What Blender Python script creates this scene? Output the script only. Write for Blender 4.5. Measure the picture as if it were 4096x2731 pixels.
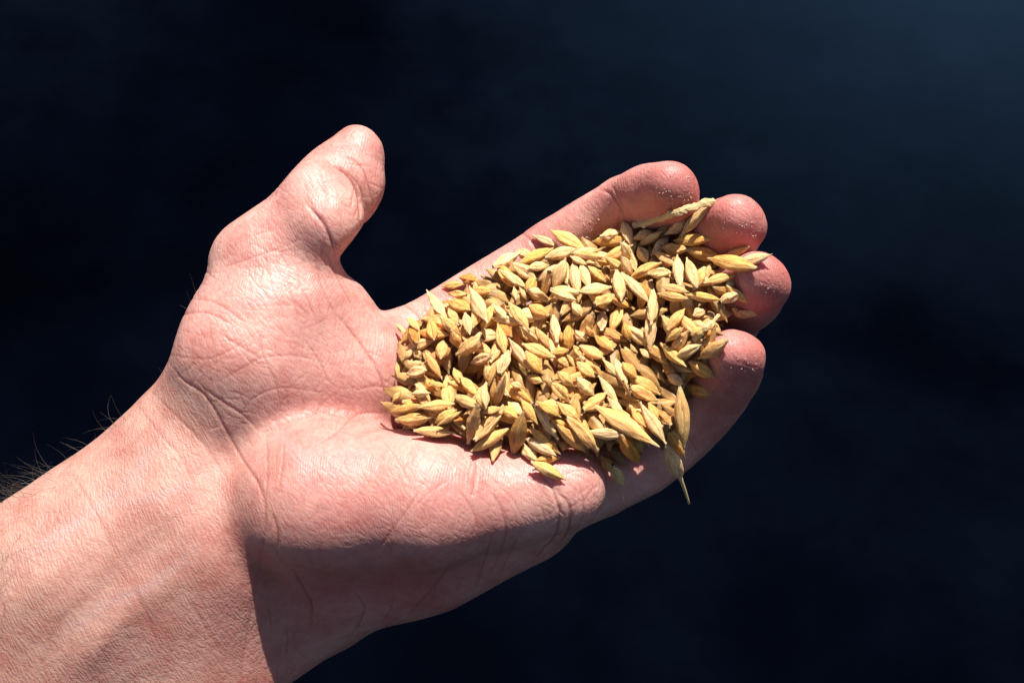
import bpy, math, random
import numpy as np
from mathutils import Matrix, Vector

# ----------------------------------------------------------------------------
# scene, camera, world, sun, exposure
# ----------------------------------------------------------------------------
for o in list(bpy.data.objects):
    bpy.data.objects.remove(o, do_unlink=True)
scene = bpy.context.scene
COL = scene.collection
random.seed(7)
rng = np.random.default_rng(11)

PITCH = math.radians(55)          # the photographer looks down on the palm
CAM_D = 0.284                     # camera to the middle of the hand (m)
HAND_Z = 1.05                     # height of the hand above the ground (m)
PXMM = 18.0                       # photo pixels (4096 wide) per mm at the hand

right = Vector((1, 0, 0))
upv = Vector((0, math.sin(PITCH), math.cos(PITCH)))
tow = Vector((0, -math.cos(PITCH), math.sin(PITCH)))
ORG = Vector((0, 0, HAND_Z))
M = Matrix(((right.x, upv.x, tow.x, ORG.x),
            (right.y, upv.y, tow.y, ORG.y),
            (right.z, upv.z, tow.z, ORG.z),
            (0, 0, 0, 1)))        # hand frame (right, up the photo, towards the lens) -> world

cam_d = bpy.data.cameras.new('camera')
cam = bpy.data.objects.new('camera', cam_d)
COL.objects.link(cam)
cam_d.sensor_width = 36.0
cam_d.lens = 36.0 * CAM_D / (4096 / PXMM / 1000.0)
cam_d.clip_start = 0.01
cam_d.clip_end = 500
cam.matrix_world = Matrix.Translation(ORG + tow * CAM_D) @ M.to_3x3().to_4x4()
scene.camera = cam

SUN_H = Vector((0.13, 0.83, 0.51)).normalized()      # sun direction in the hand frame
SUN_W = (M.to_3x3() @ SUN_H).normalized()
sun_d = bpy.data.lights.new('sun', 'SUN')
sun = bpy.data.objects.new('sun', sun_d)
COL.objects.link(sun)
sun_d.energy = 5.0
sun_d.angle = math.radians(0.55)
sun_d.color = (1.0, 0.95, 0.87)
sun.rotation_euler = SUN_W.to_track_quat('Z', 'Y').to_euler()
sun.location = (0, 0, 5)

world = bpy.data.worlds.new('World')
scene.world = world
world.use_nodes = True
wn = world.node_tree
bg = wn.nodes['Background']
sky = wn.nodes.new('ShaderNodeTexSky')
sky.sky_type = 'NISHITA'
sky.sun_disc = False
sky.sun_elevation = math.asin(SUN_W.z)
sky.sun_rotation = math.atan2(SUN_W.x, SUN_W.y)
wn.links.new(sky.outputs['Color'], bg.inputs['Color'])
bg.inputs['Strength'].default_value = 0.05
vs = scene.view_settings
vs.view_transform = 'Standard'
vs.look = 'None'
vs.gamma = 1.0
vs.use_curve_mapping = False
vs.exposure = 0.84

# ----------------------------------------------------------------------------
# helpers
# ----------------------------------------------------------------------------
DMM = CAM_D * 1000.0


def P3(px, py, w):
    """photo pixel + height towards the lens (mm) -> hand frame (mm)"""
    f = (DMM - w) / DMM / PXMM
    return np.array(((px - 2048.0) * f, (1365.5 - py) * f, w))


def to_px(pts):
    f = PXMM * DMM / (DMM - pts[..., 2])
    return 2048.0 + pts[..., 0] * f, 1365.5 - pts[..., 1] * f


def mesh_from(name, verts, faces, smooth=True):
    me = bpy.data.meshes.new(name)
    verts = np.asarray(verts, dtype=np.float32)
    if isinstance(faces, np.ndarray):
        n, k = faces.shape
        me.vertices.add(len(verts))
        me.vertices.foreach_set('co', verts.ravel())
        me.loops.add(n * k)
        me.loops.foreach_set('vertex_index', faces.astype(np.int32).ravel())
        me.polygons.add(n)
        me.polygons.foreach_set('loop_start', np.arange(0, n * k, k, dtype=np.int32))
        me.update(calc_edges=True)
    else:
        me.from_pydata([tuple(v) for v in verts], [], faces)
    me.polygons.foreach_set('use_smooth', [smooth] * len(me.polygons))
    me.update()
    return me


def link(name, me, mat=None, parent=None):
    o = bpy.data.objects.new(name, me)
    COL.objects.link(o)
    if mat and me is not None and len(me.materials) == 0:
        me.materials.append(mat)
    if parent:
        o.parent = parent
    return o


def tag(o, label=None, cat=None, group=None, kind=None):
    if label: o['label'] = label
    if cat: o['category'] = cat
    if group: o['group'] = group
    if kind: o['kind'] = kind
    return o


class N:
    """tiny node helper"""
    def __init__(self, name):
        self.m = bpy.data.materials.new(name)
        self.m.use_nodes = True
        self.t = self.m.node_tree
        self.b = self.t.nodes['Principled BSDF']

    def n(self, typ, **kw):
        nd = self.t.nodes.new(typ)
        for k, v in kw.items():
            if k.startswith('i_'):
                key = k[2:]
                key = int(key) if key.isdigit() else key.replace('_', ' ')
                nd.inputs[key].default_value = v
            else:
                setattr(nd, k, v)
        return nd

    def l(self, a, b):
        self.t.links.new(a, b)

    def math(self, op, a, b=None, clamp=False):
        nd = self.t.nodes.new('ShaderNodeMath')
        nd.operation = op
        nd.use_clamp = clamp
        for i, v in enumerate((a, b)):
            if v is None:
                continue
            if isinstance(v, (int, float)):
                nd.inputs[i].default_value = v
            else:
                self.l(v, nd.inputs[i])
        return nd.outputs[0]

    def mix(self, fac, a, b):
        nd = self.t.nodes.new('ShaderNodeMix')
        nd.data_type = 'RGBA'
        for i, v in ((0, fac), (6, a), (7, b)):
            if isinstance(v, (int, float)):
                nd.inputs[i].default_value = v
            elif isinstance(v, tuple):
                nd.inputs[i].default_value = (*v, 1)
            else:
                self.l(v, nd.inputs[i])
        return nd.outputs[2]

    def ramp(self, fac, stops):
        nd = self.t.nodes.new('ShaderNodeValToRGB')
        el = nd.color_ramp.elements
        while len(el) > 1:
            el.remove(el[-1])
        for i, (p, c) in enumerate(stops):
            e = el[0] if i == 0 else el.new(p)
            e.position = p
            e.color = (*c, 1) if isinstance(c, tuple) else (c, c, c, 1)
        self.l(fac, nd.inputs[0])
        return nd.outputs[0]


# ----------------------------------------------------------------------------
# materials
# ----------------------------------------------------------------------------
def skin_material():
    k = N('skin')
    tc = k.n('ShaderNodeTexCoord').outputs['Object']
    blush_shade = k.n('ShaderNodeAttribute', attribute_name='blush_shade').outputs['Fac']
    crease = k.n('ShaderNodeAttribute', attribute_name='crease').outputs['Fac']
    arm = k.n('ShaderNodeAttribute', attribute_name='arm').outputs['Fac']
    # colour
    n1 = k.n('ShaderNodeTexNoise', i_Scale=70.0, i_Detail=4.0, i_Roughness=0.6)
    k.l(tc, n1.inputs['Vector'])
    n2 = k.n('ShaderNodeTexNoise', i_Scale=420.0, i_Detail=3.0, i_Roughness=0.65)
    k.l(tc, n2.inputs['Vector'])
    base = k.mix(arm, (0.565, 0.288, 0.244), (0.455, 0.234, 0.184))
    base = k.mix(k.math('MULTIPLY', blush_shade, 0.85, True), base, (0.470, 0.138, 0.122))
    mot = k.ramp(n1.outputs['Fac'], [(0.30, (0.86, 0.70, 0.68)), (0.5, (1, 1, 1)), (0.68, (1.08, 1.16, 1.14))])
    mm = k.n('ShaderNodeMix', data_type='RGBA', blend_type='MULTIPLY')
    mm.inputs[0].default_value = 0.95
    k.l(base, mm.inputs[6]); k.l(mot, mm.inputs[7])
    mot2 = k.ramp(n2.outputs['Fac'], [(0.3, (0.90, 0.84, 0.82)), (0.5, (1, 1, 1)), (0.72, (1.06, 1.08, 1.08))])
    m3 = k.n('ShaderNodeMix', data_type='RGBA', blend_type='MULTIPLY')
    m3.inputs[0].default_value = 0.7
    k.l(mm.outputs[2], m3.inputs[6]); k.l(mot2, m3.inputs[7])
    n3 = k.n('ShaderNodeTexNoise', i_Scale=190.0, i_Detail=6.0, i_Roughness=0.7, i_Distortion=0.6)
    k.l(tc, n3.inputs['Vector'])
    m5 = k.n('ShaderNodeMix', data_type='RGBA', blend_type='MULTIPLY')
    m5.inputs[0].default_value = 0.8
    k.l(m3.outputs[2], m5.inputs[6])
    k.l(k.ramp(n3.outputs['Fac'], [(0.34, (0.94, 0.78, 0.76)), (0.5, (1, 1, 1)), (0.66, (1.05, 1.14, 1.14))]), m5.inputs[7])
    m3 = m5
    col = k.mix(k.math('MULTIPLY', crease, 0.75, True), m3.outputs[2], (0.36, 0.10, 0.075))  # reddish crease lines, with their shade darkened into the colour
    vein = k.n('ShaderNodeAttribute', attribute_name='vein').outputs['Fac']
    col = k.mix(k.math('MULTIPLY', vein, 0.40, True), col, (0.40, 0.27, 0.26))
    k.l(col, k.b.inputs['Base Color'])
    # relief: fine lattice of skin lines, running across the arm on the wrist
    nd = k.n('ShaderNodeTexNoise', i_Scale=160.0, i_Detail=2.0)
    k.l(tc, nd.inputs['Vector'])
    dv = k.n('ShaderNodeVectorMath', operation='MULTIPLY_ADD')
    k.l(nd.outputs['Color'], dv.inputs[0])
    dv.inputs[1].default_value = (0.0012, 0.0012, 0.0012)
    k.l(tc, dv.inputs[2])

    def lattice(rot, sc, scale):
        mp = k.n('ShaderNodeMapping', vector_type='TEXTURE')
        mp.inputs['Rotation'].default_value = (0, 0, rot)
        mp.inputs['Scale'].default_value = sc
        k.l(dv.outputs[0], mp.inputs['Vector'])
        vo = k.n('ShaderNodeTexVoronoi', feature='DISTANCE_TO_EDGE', i_Scale=scale)
        k.l(mp.outputs[0], vo.inputs['Vector'])
        return k.math('MINIMUM', k.math('MULTIPLY', vo.outputs['Distance'], 4.0), 1.0)
    arm_l = lattice(math.radians(-66), (5.0, 1.0, 1.8), 1150.0)
    arm_l2 = lattice(math.radians(-20), (2.6, 1.0, 1.5), 1500.0)
    palm_l = lattice(math.radians(-50), (2.2, 1.0, 1.4), 760.0)
    # friction ridges
    mp = k.n('ShaderNodeMapping')
    mp.inputs['Rotation'].default_value = (0.3, 0.2, math.radians(8))
    dv2 = k.n('ShaderNodeVectorMath', operation='MULTIPLY_ADD')
    nd2 = k.n('ShaderNodeTexNoise', i_Scale=55.0, i_Detail=1.0)
    k.l(tc, nd2.inputs['Vector'])
    k.l(nd2.outputs['Color'], dv2.inputs[0])
    dv2.inputs[1].default_value = (0.008, 0.008, 0.008)
    k.l(tc, dv2.inputs[2])
    k.l(dv2.outputs[0], mp.inputs['Vector'])
    wv = k.n('ShaderNodeTexWave', wave_type='BANDS', bands_direction='X', i_Scale=560.0)
    k.l(mp.outputs[0], wv.inputs['Vector'])
    fine = k.n('ShaderNodeTexNoise', i_Scale=2600.0, i_Detail=3.0, i_Roughness=0.6)
    k.l(tc, fine.inputs['Vector'])
    big = k.n('ShaderNodeTexNoise', i_Scale=300.0, i_Detail=3.0, i_Roughness=0.6)
    k.l(tc, big.inputs['Vector'])
    arm_h = k.math('ADD', k.math('MULTIPLY', arm_l, 0.45), k.math('MULTIPLY', arm_l2, 0.20))
    palm_h = k.math('ADD', k.math('MULTIPLY', palm_l, 0.34), k.math('MULTIPLY', wv.outputs['Fac'], 0.13))
    na = k.math('SUBTRACT', 1.0, arm)
    h = k.math('ADD', k.math('MULTIPLY', arm_h, arm), k.math('MULTIPLY', palm_h, na))
    h = k.math('ADD', h, k.math('MULTIPLY', fine.outputs['Fac'], 0.5))
    h = k.math('ADD', h, k.math('MULTIPLY', big.outputs['Fac'], 0.7))
    bp = k.n('ShaderNodeBump', i_Strength=0.75, i_Distance=0.00022)
    k.l(h, bp.inputs['Height'])
    k.l(bp.outputs[0], k.b.inputs['Normal'])
    # gloss
    rg = k.ramp(n2.outputs['Fac'], [(0.3, 0.36), (0.7, 0.54)])
    rg = k.math('ADD', rg, k.math('ADD', k.math('MULTIPLY', arm, 0.10), k.math('MULTIPLY', blush_shade, 0.10)))
    k.l(rg, k.b.inputs['Roughness'])
    k.b.inputs['Specular IOR Level'].default_value = 0.5
    k.b.subsurface_method = 'RANDOM_WALK'
    k.b.inputs['Subsurface Weight'].default_value = 0.6
    k.b.inputs['Subsurface Radius'].default_value = (1.0, 0.28, 0.16)
    k.b.inputs['Subsurface Scale'].default_value = 0.0048
    return k.m


def grain_material():
    k = N('barley_husk')
    tc = k.n('ShaderNodeTexCoord').outputs['Object']
    oi = k.n('ShaderNodeObjectInfo')
    at = k.n('ShaderNodeAttribute', attribute_name='tone')
    off = k.n('ShaderNodeVectorMath', operation='MULTIPLY_ADD')
    k.l(oi.outputs['Random'], off.inputs[0])
    off.inputs[1].default_value = (37.0, 19.0, 53.0)
    k.l(tc, off.inputs[2])
    mp = k.n('ShaderNodeMapping')
    mp.inputs['Scale'].default_value = (1.6, 11.0, 11.0)
    k.l(off.outputs[0], mp.inputs['Vector'])
    st = k.n('ShaderNodeTexNoise', i_Scale=1.0, i_Detail=5.0, i_Roughness=0.65, i_Distortion=0.5)
    k.l(mp.outputs[0], st.inputs['Vector'])
    mp2 = k.n('ShaderNodeMapping')
    mp2.inputs['Scale'].default_value = (3.0, 3.0, 3.0)
    k.l(off.outputs[0], mp2.inputs['Vector'])
    bl = k.n('ShaderNodeTexNoise', i_Scale=1.0, i_Detail=4.0, i_Roughness=0.6)
    k.l(mp2.outputs[0], bl.inputs['Vector'])
    colr = oi.outputs['Color']
    streak = k.ramp(st.outputs['Fac'], [(0.30, (0.74, 0.59, 0.43)), (0.47, (0.97, 0.94, 0.88)), (0.62, (1.22, 1.24, 1.28))])
    m1 = k.n('ShaderNodeMix', data_type='RGBA', blend_type='MULTIPLY')
    m1.inputs[0].default_value = 0.85
    k.l(colr, m1.inputs[6]); k.l(streak, m1.inputs[7])
    blot = k.ramp(bl.outputs['Fac'], [(0.32, (0.80, 0.67, 0.52)), (0.5, (1, 1, 1)), (0.7, (1.10, 1.12, 1.12))])
    m2 = k.n('ShaderNodeMix', data_type='RGBA', blend_type='MULTIPLY')
    m2.inputs[0].default_value = 0.8
    k.l(m1.outputs[2], m2.inputs[6]); k.l(blot, m2.inputs[7])
    # fine nerves running along the husk
    sep = k.n('ShaderNodeSeparateXYZ')
    k.l(tc, sep.inputs[0])
    an = k.math('ARCTAN2', sep.outputs[2], sep.outputs[1])
    an = k.math('ADD', k.math('MULTIPLY', an, 3.5), k.math('MULTIPLY', bl.outputs['Fac'], 5.0))
    ner = k.math('POWER', k.math('ABSOLUTE', k.math('SINE', an)), 0.5)
    m4 = k.n('ShaderNodeMix', data_type='RGBA', blend_type='MULTIPLY')
    m4.inputs[0].default_value = 0.65
    k.l(m2.outputs[2], m4.inputs[6])
    k.l(k.ramp(ner, [(0.15, (0.55, 0.36, 0.20)), (0.6, (1, 1, 1))]), m4.inputs[7])
    m2 = m4
    # pale dry tips
    tip = k.ramp(k.math('ABSOLUTE', sep.outputs[0]), [(0.36, 0.0), (0.5, 0.55)])
    c = k.mix(tip, m2.outputs[2], (0.66, 0.52, 0.32))
    k.l(c, k.b.inputs['Base Color'])
    k.b.inputs['Roughness'].default_value = 0.42
    k.b.inputs['Specular IOR Level'].default_value = 0.45
    k.b.inputs['Subsurface Weight'].default_value = 0.3
    k.b.inputs['Subsurface Radius'].default_value = (1.0, 0.55, 0.2)
    k.b.inputs['Subsurface Scale'].default_value = 0.0013
    # wrinkled husk
    mpb = k.n('ShaderNodeMapping')
    mpb.inputs['Scale'].default_value = (5.0, 9.0, 9.0)
    k.l(off.outputs[0], mpb.inputs['Vector'])
    wr = k.n('ShaderNodeTexNoise', i_Scale=1.0, i_Detail=5.0, i_Roughness=0.7, i_Distortion=1.2)
    k.l(mpb.outputs[0], wr.inputs['Vector'])
    hh = k.math('ADD', k.math('MULTIPLY', st.outputs['Fac'], 1.0), k.math('ADD', k.math('MULTIPLY', wr.outputs['Fac'], 0.9), k.math('MULTIPLY', ner, 0.5)))
    bp = k.n('ShaderNodeBump', i_Strength=0.95, i_Distance=0.00030)
    k.l(hh, bp.inputs['Height'])
    k.l(bp.outputs[0], k.b.inputs['Normal'])
    return k.m


def simple_material(name, col, rough=0.6, spec=0.3):
    k = N(name)
    tc = k.n('ShaderNodeTexCoord').outputs['Object']
    nz = k.n('ShaderNodeTexNoise', i_Scale=900.0, i_Detail=3.0)
    k.l(tc, nz.inputs['Vector'])
    c = k.mix(nz.outputs['Fac'], tuple(v * 0.7 for v in col), tuple(min(1, v * 1.25) for v in col))
    k.l(c, k.b.inputs['Base Color'])
    k.b.inputs['Roughness'].default_value = rough
    k.b.inputs['Specular IOR Level'].default_value = spec
    return k.m


def ground_material():
    k = N('dark_navy_ground')
    tc = k.n('ShaderNodeTexCoord').outputs['Object']
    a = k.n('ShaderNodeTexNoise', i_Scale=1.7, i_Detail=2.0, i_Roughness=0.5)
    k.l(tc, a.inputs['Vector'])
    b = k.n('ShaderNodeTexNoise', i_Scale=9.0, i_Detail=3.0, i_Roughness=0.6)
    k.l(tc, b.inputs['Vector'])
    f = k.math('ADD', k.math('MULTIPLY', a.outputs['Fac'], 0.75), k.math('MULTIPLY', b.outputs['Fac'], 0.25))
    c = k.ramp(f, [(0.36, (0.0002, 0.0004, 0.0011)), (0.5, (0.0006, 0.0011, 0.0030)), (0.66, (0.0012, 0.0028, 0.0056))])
    # a paler patch of the ground farther off
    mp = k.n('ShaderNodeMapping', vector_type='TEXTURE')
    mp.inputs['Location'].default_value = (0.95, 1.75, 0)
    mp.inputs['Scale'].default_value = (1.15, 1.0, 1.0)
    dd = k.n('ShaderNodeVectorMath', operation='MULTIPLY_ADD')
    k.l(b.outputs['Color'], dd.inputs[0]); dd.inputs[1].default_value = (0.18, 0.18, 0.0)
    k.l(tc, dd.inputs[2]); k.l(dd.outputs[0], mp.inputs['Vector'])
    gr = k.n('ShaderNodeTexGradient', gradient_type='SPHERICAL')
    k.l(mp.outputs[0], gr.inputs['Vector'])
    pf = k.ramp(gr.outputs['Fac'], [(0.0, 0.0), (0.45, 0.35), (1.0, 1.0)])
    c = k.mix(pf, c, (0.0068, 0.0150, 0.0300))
    k.l(c, k.b.inputs['Base Color'])
    k.b.inputs['Roughness'].default_value = 0.7
    k.b.inputs['Specular IOR Level'].default_value = 0.0
    return k.m


MAT_SKIN = skin_material()
MAT_GRAIN = grain_material()
MAT_HAIR = simple_material('dark_hair', (0.035, 0.022, 0.015), 0.4, 0.5)
MAT_NAIL = simple_material('nail', (0.62, 0.40, 0.33), 0.3, 0.5)
MAT_STRAW = simple_material('dry_straw', (0.56, 0.40, 0.19), 0.55, 0.3)
MAT_DUST = simple_material('chaff_dust', (0.62, 0.47, 0.36), 0.5, 0.3)
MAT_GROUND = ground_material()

# ----------------------------------------------------------------------------
# ground far below the hand
# ----------------------------------------------------------------------------
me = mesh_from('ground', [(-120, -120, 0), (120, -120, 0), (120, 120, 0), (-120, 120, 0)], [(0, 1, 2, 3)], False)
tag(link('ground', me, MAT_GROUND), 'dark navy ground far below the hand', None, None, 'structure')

# ----------------------------------------------------------------------------
# the hand: one continuous surface from a blended distance field
# ----------------------------------------------------------------------------
VOX = 0.6
LO = np.array([-166.0, -118.0, -52.0])
HI = np.array([66.0, 56.0, 36.0])
SH = np.ceil((HI - LO) / VOX).astype(int)
AX = [(LO[i] + VOX * np.arange(SH[i])).astype(np.float32) for i in range(3)]


def new_field():
    return np.full(tuple(SH), 30.0, dtype=np.float32)


def smin(a, b, k):
    h = np.maximum(k - np.abs(a - b), 0.0) / k
    return np.minimum(a, b) - h * h * (k * 0.25)


def smax(a, b, k):
    return -smin(-a, -b, k)


def add_cone(F, a, b, k=4.0):
    """a, b = (px, py, w, r): tapered capsule blended into the field F"""
    pa, pb = P3(*a[:3]), P3(*b[:3])
    ra, rb = a[3], b[3]
    pad = max(ra, rb) + k + 9.0
    lo = np.minimum(pa, pb) - pad
    hi = np.maximum(pa, pb) + pad
    i0 = np.clip(np.floor((lo - LO) / VOX).astype(int), 0, SH)
    i1 = np.clip(np.ceil((hi - LO) / VOX).astype(int), 0, SH)
    if np.any(i1 <= i0):
        return
    s = tuple(slice(i0[i], i1[i]) for i in range(3))
    X = AX[0][s[0]][:, None, None] - np.float32(pa[0])
    Y = AX[1][s[1]][None, :, None] - np.float32(pa[1])
    Z = AX[2][s[2]][None, None, :] - np.float32(pa[2])
    ba = pb - pa
    L2 = float(ba @ ba) + 1e-9
    t = np.clip((X * np.float32(ba[0]) + Y * np.float32(ba[1]) + Z * np.float32(ba[2])) / np.float32(L2), 0, 1)
    d = np.sqrt((X - t * np.float32(ba[0])) ** 2 + (Y - t * np.float32(ba[1])) ** 2 + (Z - t * np.float32(ba[2])) ** 2)
    d -= np.float32(ra) + t * np.float32(rb - ra)
    F[s] = smin(F[s], d.astype(np.float32), np.float32(k))


def chain(F, pts, k=3.0):
    for a, b in zip(pts[:-1], pts[1:]):
        add_cone(F, a, b, k)


# --- forearm and palm
palm = new_field()
add_cone(palm, (-800, 3170, -14, 27), (300, 2290, -9, 22), 8)
add_cone(palm, (300, 2290, -9, 22), (780, 1860, -14, 19.0), 8)
add_cone(palm, (-450, 3500, -12, 22), (800, 2120, -7, 19), 8)
add_cone(palm, (560, 3400, -16, 19), (900, 2280, -10, 17), 10)
add_cone(palm, (700, 3400, -26, 20), (1180, 2420, -26, 18), 12)
add_cone(palm, (820, 1800, -16, 18), (1250, 1760, -17, 17), 8)          # carpus
add_cone(palm, (960, 1420, -5.5, 16), (1125, 1185, -11, 16), 7)
add_cone(palm, (1130, 1480, -8, 16), (1450, 1520, -12, 13), 9)
add_cone(palm, (1000, 1560, -13, 17.5), (1020, 1400, -12, 16.5), 6)       # thenar
add_cone(palm, (1120, 1200, -11, 16.5), (1110, 1060, -11, 12.5), 8)
add_cone(palm, (1250, 1280, -13, 14), (1460, 1430, -16, 11), 8)
add_cone(palm, (1000, 1600, -14, 17), (1650, 1420, -27, 11), 8)         # metacarpals
add_cone(palm, (1100, 1660, -16, 16), (1900, 1500, -31, 11), 8)
add_cone(palm, (1150, 1780, -17, 16), (2050, 1690, -30, 11), 8)
add_cone(palm, (1215, 2000, 1, 16.0), (1290, 1990, 2, 16.0), 6)
add_cone(palm, (1290, 1990, 2, 16.0), (1700, 1998, 6, 14.2), 6)           # hypothenar
add_cone(palm, (1700, 1998, 6, 14.2), (2050, 1978, 5, 10.8), 5)
add_cone(palm, (1300, 2140, -13, 17.5), (1700, 2120, -10, 14.5), 7)
add_cone(palm, (1700, 2120, -9, 14.5), (2080, 2040, -6, 10.5), 6)
add_cone(palm, (1320, 2280, -20, 17), (1700, 2215, -18, 14), 7)
add_cone(palm, (1700, 2215, -18, 14), (2120, 2090, -11, 9.8), 7)

# --- fingers
fing = new_field()
FINGERS = {
    'index': [(1700, 1390, -24, 10.5), (2215, 1035, -27, 9.0), (2480, 852, -20, 8.5), (2600, 795, -9, 7.9), (2688, 762, 1, 7.0)],
    'middle': [(1930, 1470, -29, 10.5), (2450, 1190, -31, 9.2), (2790, 1000, -20, 8.1), (2890, 935, -8, 8.0), (2955, 893, 1, 7.0)],
    'ring': [(2080, 1640, -29, 10.0), (2620, 1410, -28, 8.9), (2910, 1245, -16, 7.9), (2990, 1180, -5, 7.8), (3048, 1125, 4, 6.9)],
}


def rolled(F, pts, k=3.0, o=0.30, r=0.70, dw=0.42):
    """finger rolled inwards: the palm side of a cupped finger faces the heap"""
    q = np.array([p[:2] for p in pts], float)
    up_, dn_ = [], []
    for i, p in enumerate(pts):
        d = q[min(i + 1, len(q) - 1)] - q[max(i - 1, 0)]
        d /= np.linalg.norm(d)
        n = np.array((-d[1], d[0]))          # towards the lower side in the photo
        s_ = o * p[3] * PXMM
        up_.append((p[0] - n[0] * s_, p[1] - n[1] * s_, p[2] + dw * p[3], p[3] * r))
        dn_.append((p[0] + n[0] * s_, p[1] + n[1] * s_, p[2] - dw * p[3], p[3] * r))
    up_ = [(*a[:3], a[3] * 1.05) for a in up_]; dn_ = [(*a[:3], a[3] * 1.05) for a in dn_]
    chain(F, up_, k)
    chain(F, dn_, k)
    chain(F, [(a[0], a[1], a[2], a[3] * 0.78) for a in pts], k)


for nm, pts in FINGERS.items():
    f = new_field()
    rolled(f, pts, 3.0)
    fing = smin(fing, f, np.float32(0.9))
f = new_field()
PINKY = [(2170, 1965, -4, 9.6), (2250, 1955, -1, 9.3), (2420, 1930, -12.5, 8.6), (2640, 1838, -15, 8.4), (2870, 1590, -10, 7.9),
         (2920, 1495, -3, 7.6), (2950, 1422, 5, 6.6)]
chain(f, PINKY[:4], 1.6)
rolled(f, PINKY[3:], 2.5)
add_cone(f, (2225, 1950, 6.0, 9.4), (2258, 1952, 6.0, 9.0), 1.0)          # pad at the base of the little finger
fing = smin(fing, f, np.float32(0.9))
FINGERS['little'] = PINKY

# --- thumb
f = new_field()
add_cone(f, (1080, 1100, -12, 12), (1040, 1020, -10, 10.3), 4)
add_cone(f, (1040, 1020, -10, 10.3), (1255, 800, -10, 8.7), 3)
add_cone(f, (1180, 930, -8, 9.0), (1300, 888, -2.5, 8.0), 4)
add_cone(f, (1120, 1000, -9, 10.0), (1260, 930, -5, 8.5), 5)
add_cone(f, (1250, 770, -5, 7.4), (1300, 888, -2.5, 8.0), 4)
add_cone(f, (1255, 800, -9, 8.7), (1340, 690, -13, 8.4), 2)
g = new_field()
add_cone(g, (1372, 722, -13, 9.6), (1428, 622, -15, 6.9), 2)
add_cone(g, (1330, 668, -15, 7.0), (1430, 600, -15, 6.0), 2)
add_cone(g, (1400, 760, -14, 9.0), (1372, 722, -13, 9.0), 2)
f = smin(f, g, np.float32(1.0))
THUMB = [(1255, 800, -9, 8.7), (1380, 700, -13, 8.8), (1432, 612, -14, 6.6)]
F = smin(palm, f, np.float32(5.0))
F = smin(F, fing, np.float32(4.5))
del palm, fing, f, g

# --- the outline seen in the photograph trims the blended masses
OUTLINE = [(-1400, 3110), (-500, 2385), (0, 2012), (110, 1945), (200, 1878), (300, 1806), (400, 1730), (520, 1632), (600, 1545),
           (650, 1480), (680, 1430), (705, 1350), (729, 1278), (763, 1204), (803, 1135), (827, 1077), (829, 1020), (855, 962),
           (895, 917), (987, 853), (1073, 796), (1120, 745), (1159, 698), (1217, 630), (1331, 546), (1365, 514), (1385, 494), (1412, 490), (1450, 494),
           (1492, 520), (1532, 572), (1551, 658), (1549, 721), (1530, 785), (1504, 836), (1472, 885), (1435, 922), (1389, 980), (1349, 1031),
           (1362, 1065), (1383, 1100), (1446, 1146), (1486, 1198), (1520, 1250), (1560, 1240), (1610, 1215), (1700, 1162),
           (1860, 1064), (2000, 985), (2088, 935), (2130, 905), (2200, 856), (2300, 797), (2390, 754), (2440, 715), (2500, 684),
           (2560, 658), (2640, 640), (2700, 639), (2750, 652), (2795, 682), (2826, 728), (2830, 765), (2812, 815),
           (2835, 815), (2860, 798), (2905, 773), (2960, 767), (3010, 775), (3060, 806), (3090, 860), (3095, 905), (3075, 950),
           (3040, 985), (3085, 985), (3115, 1000), (3155, 1040), (3180, 1090), (3184, 1130), (3170, 1190), (3130, 1250), (3060, 1318),
           (3050, 1322), (3070, 1360), (3076, 1400), (3062, 1480), (3030, 1555), (2985, 1625), (2900, 1735), (2830, 1805), (2760, 1868), (2640, 1962),
           (2520, 2022), (2420, 2075), (2350, 2128), (2200, 2232), (2000, 2338), (1800, 2440), (1500, 2532), (1300, 2632),
           (1150, 2735), (1000, 2860), (850, 3100), (700, 3700), (-1400, 3700)]
OUT = np.array(OUTLINE, dtype=np.float64)


def poly_sdf(gx, gy, poly):
    X, Y = np.meshgrid(gx, gy, indexing='ij')
    best = np.full(X.shape, 1e12)
    inside = np.zeros(X.shape, bool)
    n = len(poly)
    for i in range(n):
        x0, y0 = poly[i]
        x1, y1 = poly[(i + 1) % n]
        ex, ey = x1 - x0, y1 - y0
        t = np.clip(((X - x0) * ex + (Y - y0) * ey) / (ex * ex + ey * ey), 0, 1)
        best = np.minimum(best, (X - x0 - t * ex) ** 2 + (Y - y0 - t * ey) ** 2)
        c = (y0 > Y) != (y1 > Y)
        if ey != 0:
            inside ^= c & (X < ex * (Y - y0) / ey + x0)
    d = np.sqrt(best)
    return np.where(inside, -d, d)


GP = 8.0
gx = np.arange(-1500, 3500, GP)
gy = np.arange(200, 3900, GP)
OSDF = (poly_sdf(gx, gy, OUT) / PXMM).astype(np.float32)
for kz in range(SH[2]):
    w = AX[2][kz]
    fpx = PXMM * DMM / (DMM - w)
    ux = (2048.0 + AX[0] * fpx - gx[0]) / GP
    uy = (1365.5 - AX[1] * fpx - gy[0]) / GP
    ix = np.clip(ux.astype(int), 0, len(gx) - 2)
    iy = np.clip(uy.astype(int), 0, len(gy) - 2)
    tx = np.clip(ux - ix, 0, 1)[:, None]
    ty = np.clip(uy - iy, 0, 1)[None, :]
    a = OSDF[np.ix_(ix, iy)]; b = OSDF[np.ix_(ix + 1, iy)]
    c = OSDF[np.ix_(ix, iy + 1)]; d = OSDF[np.ix_(ix + 1, iy + 1)]
    o2 = (a * (1 - tx) + b * tx) * (1 - ty) + (c * (1 - tx) + d * tx) * ty
    o2 = o2 * (DMM - w) / DMM - 0.25
    F[:, :, kz] = smax(F[:, :, kz], o2.astype(np.float32), np.float32(2.2))
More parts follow.
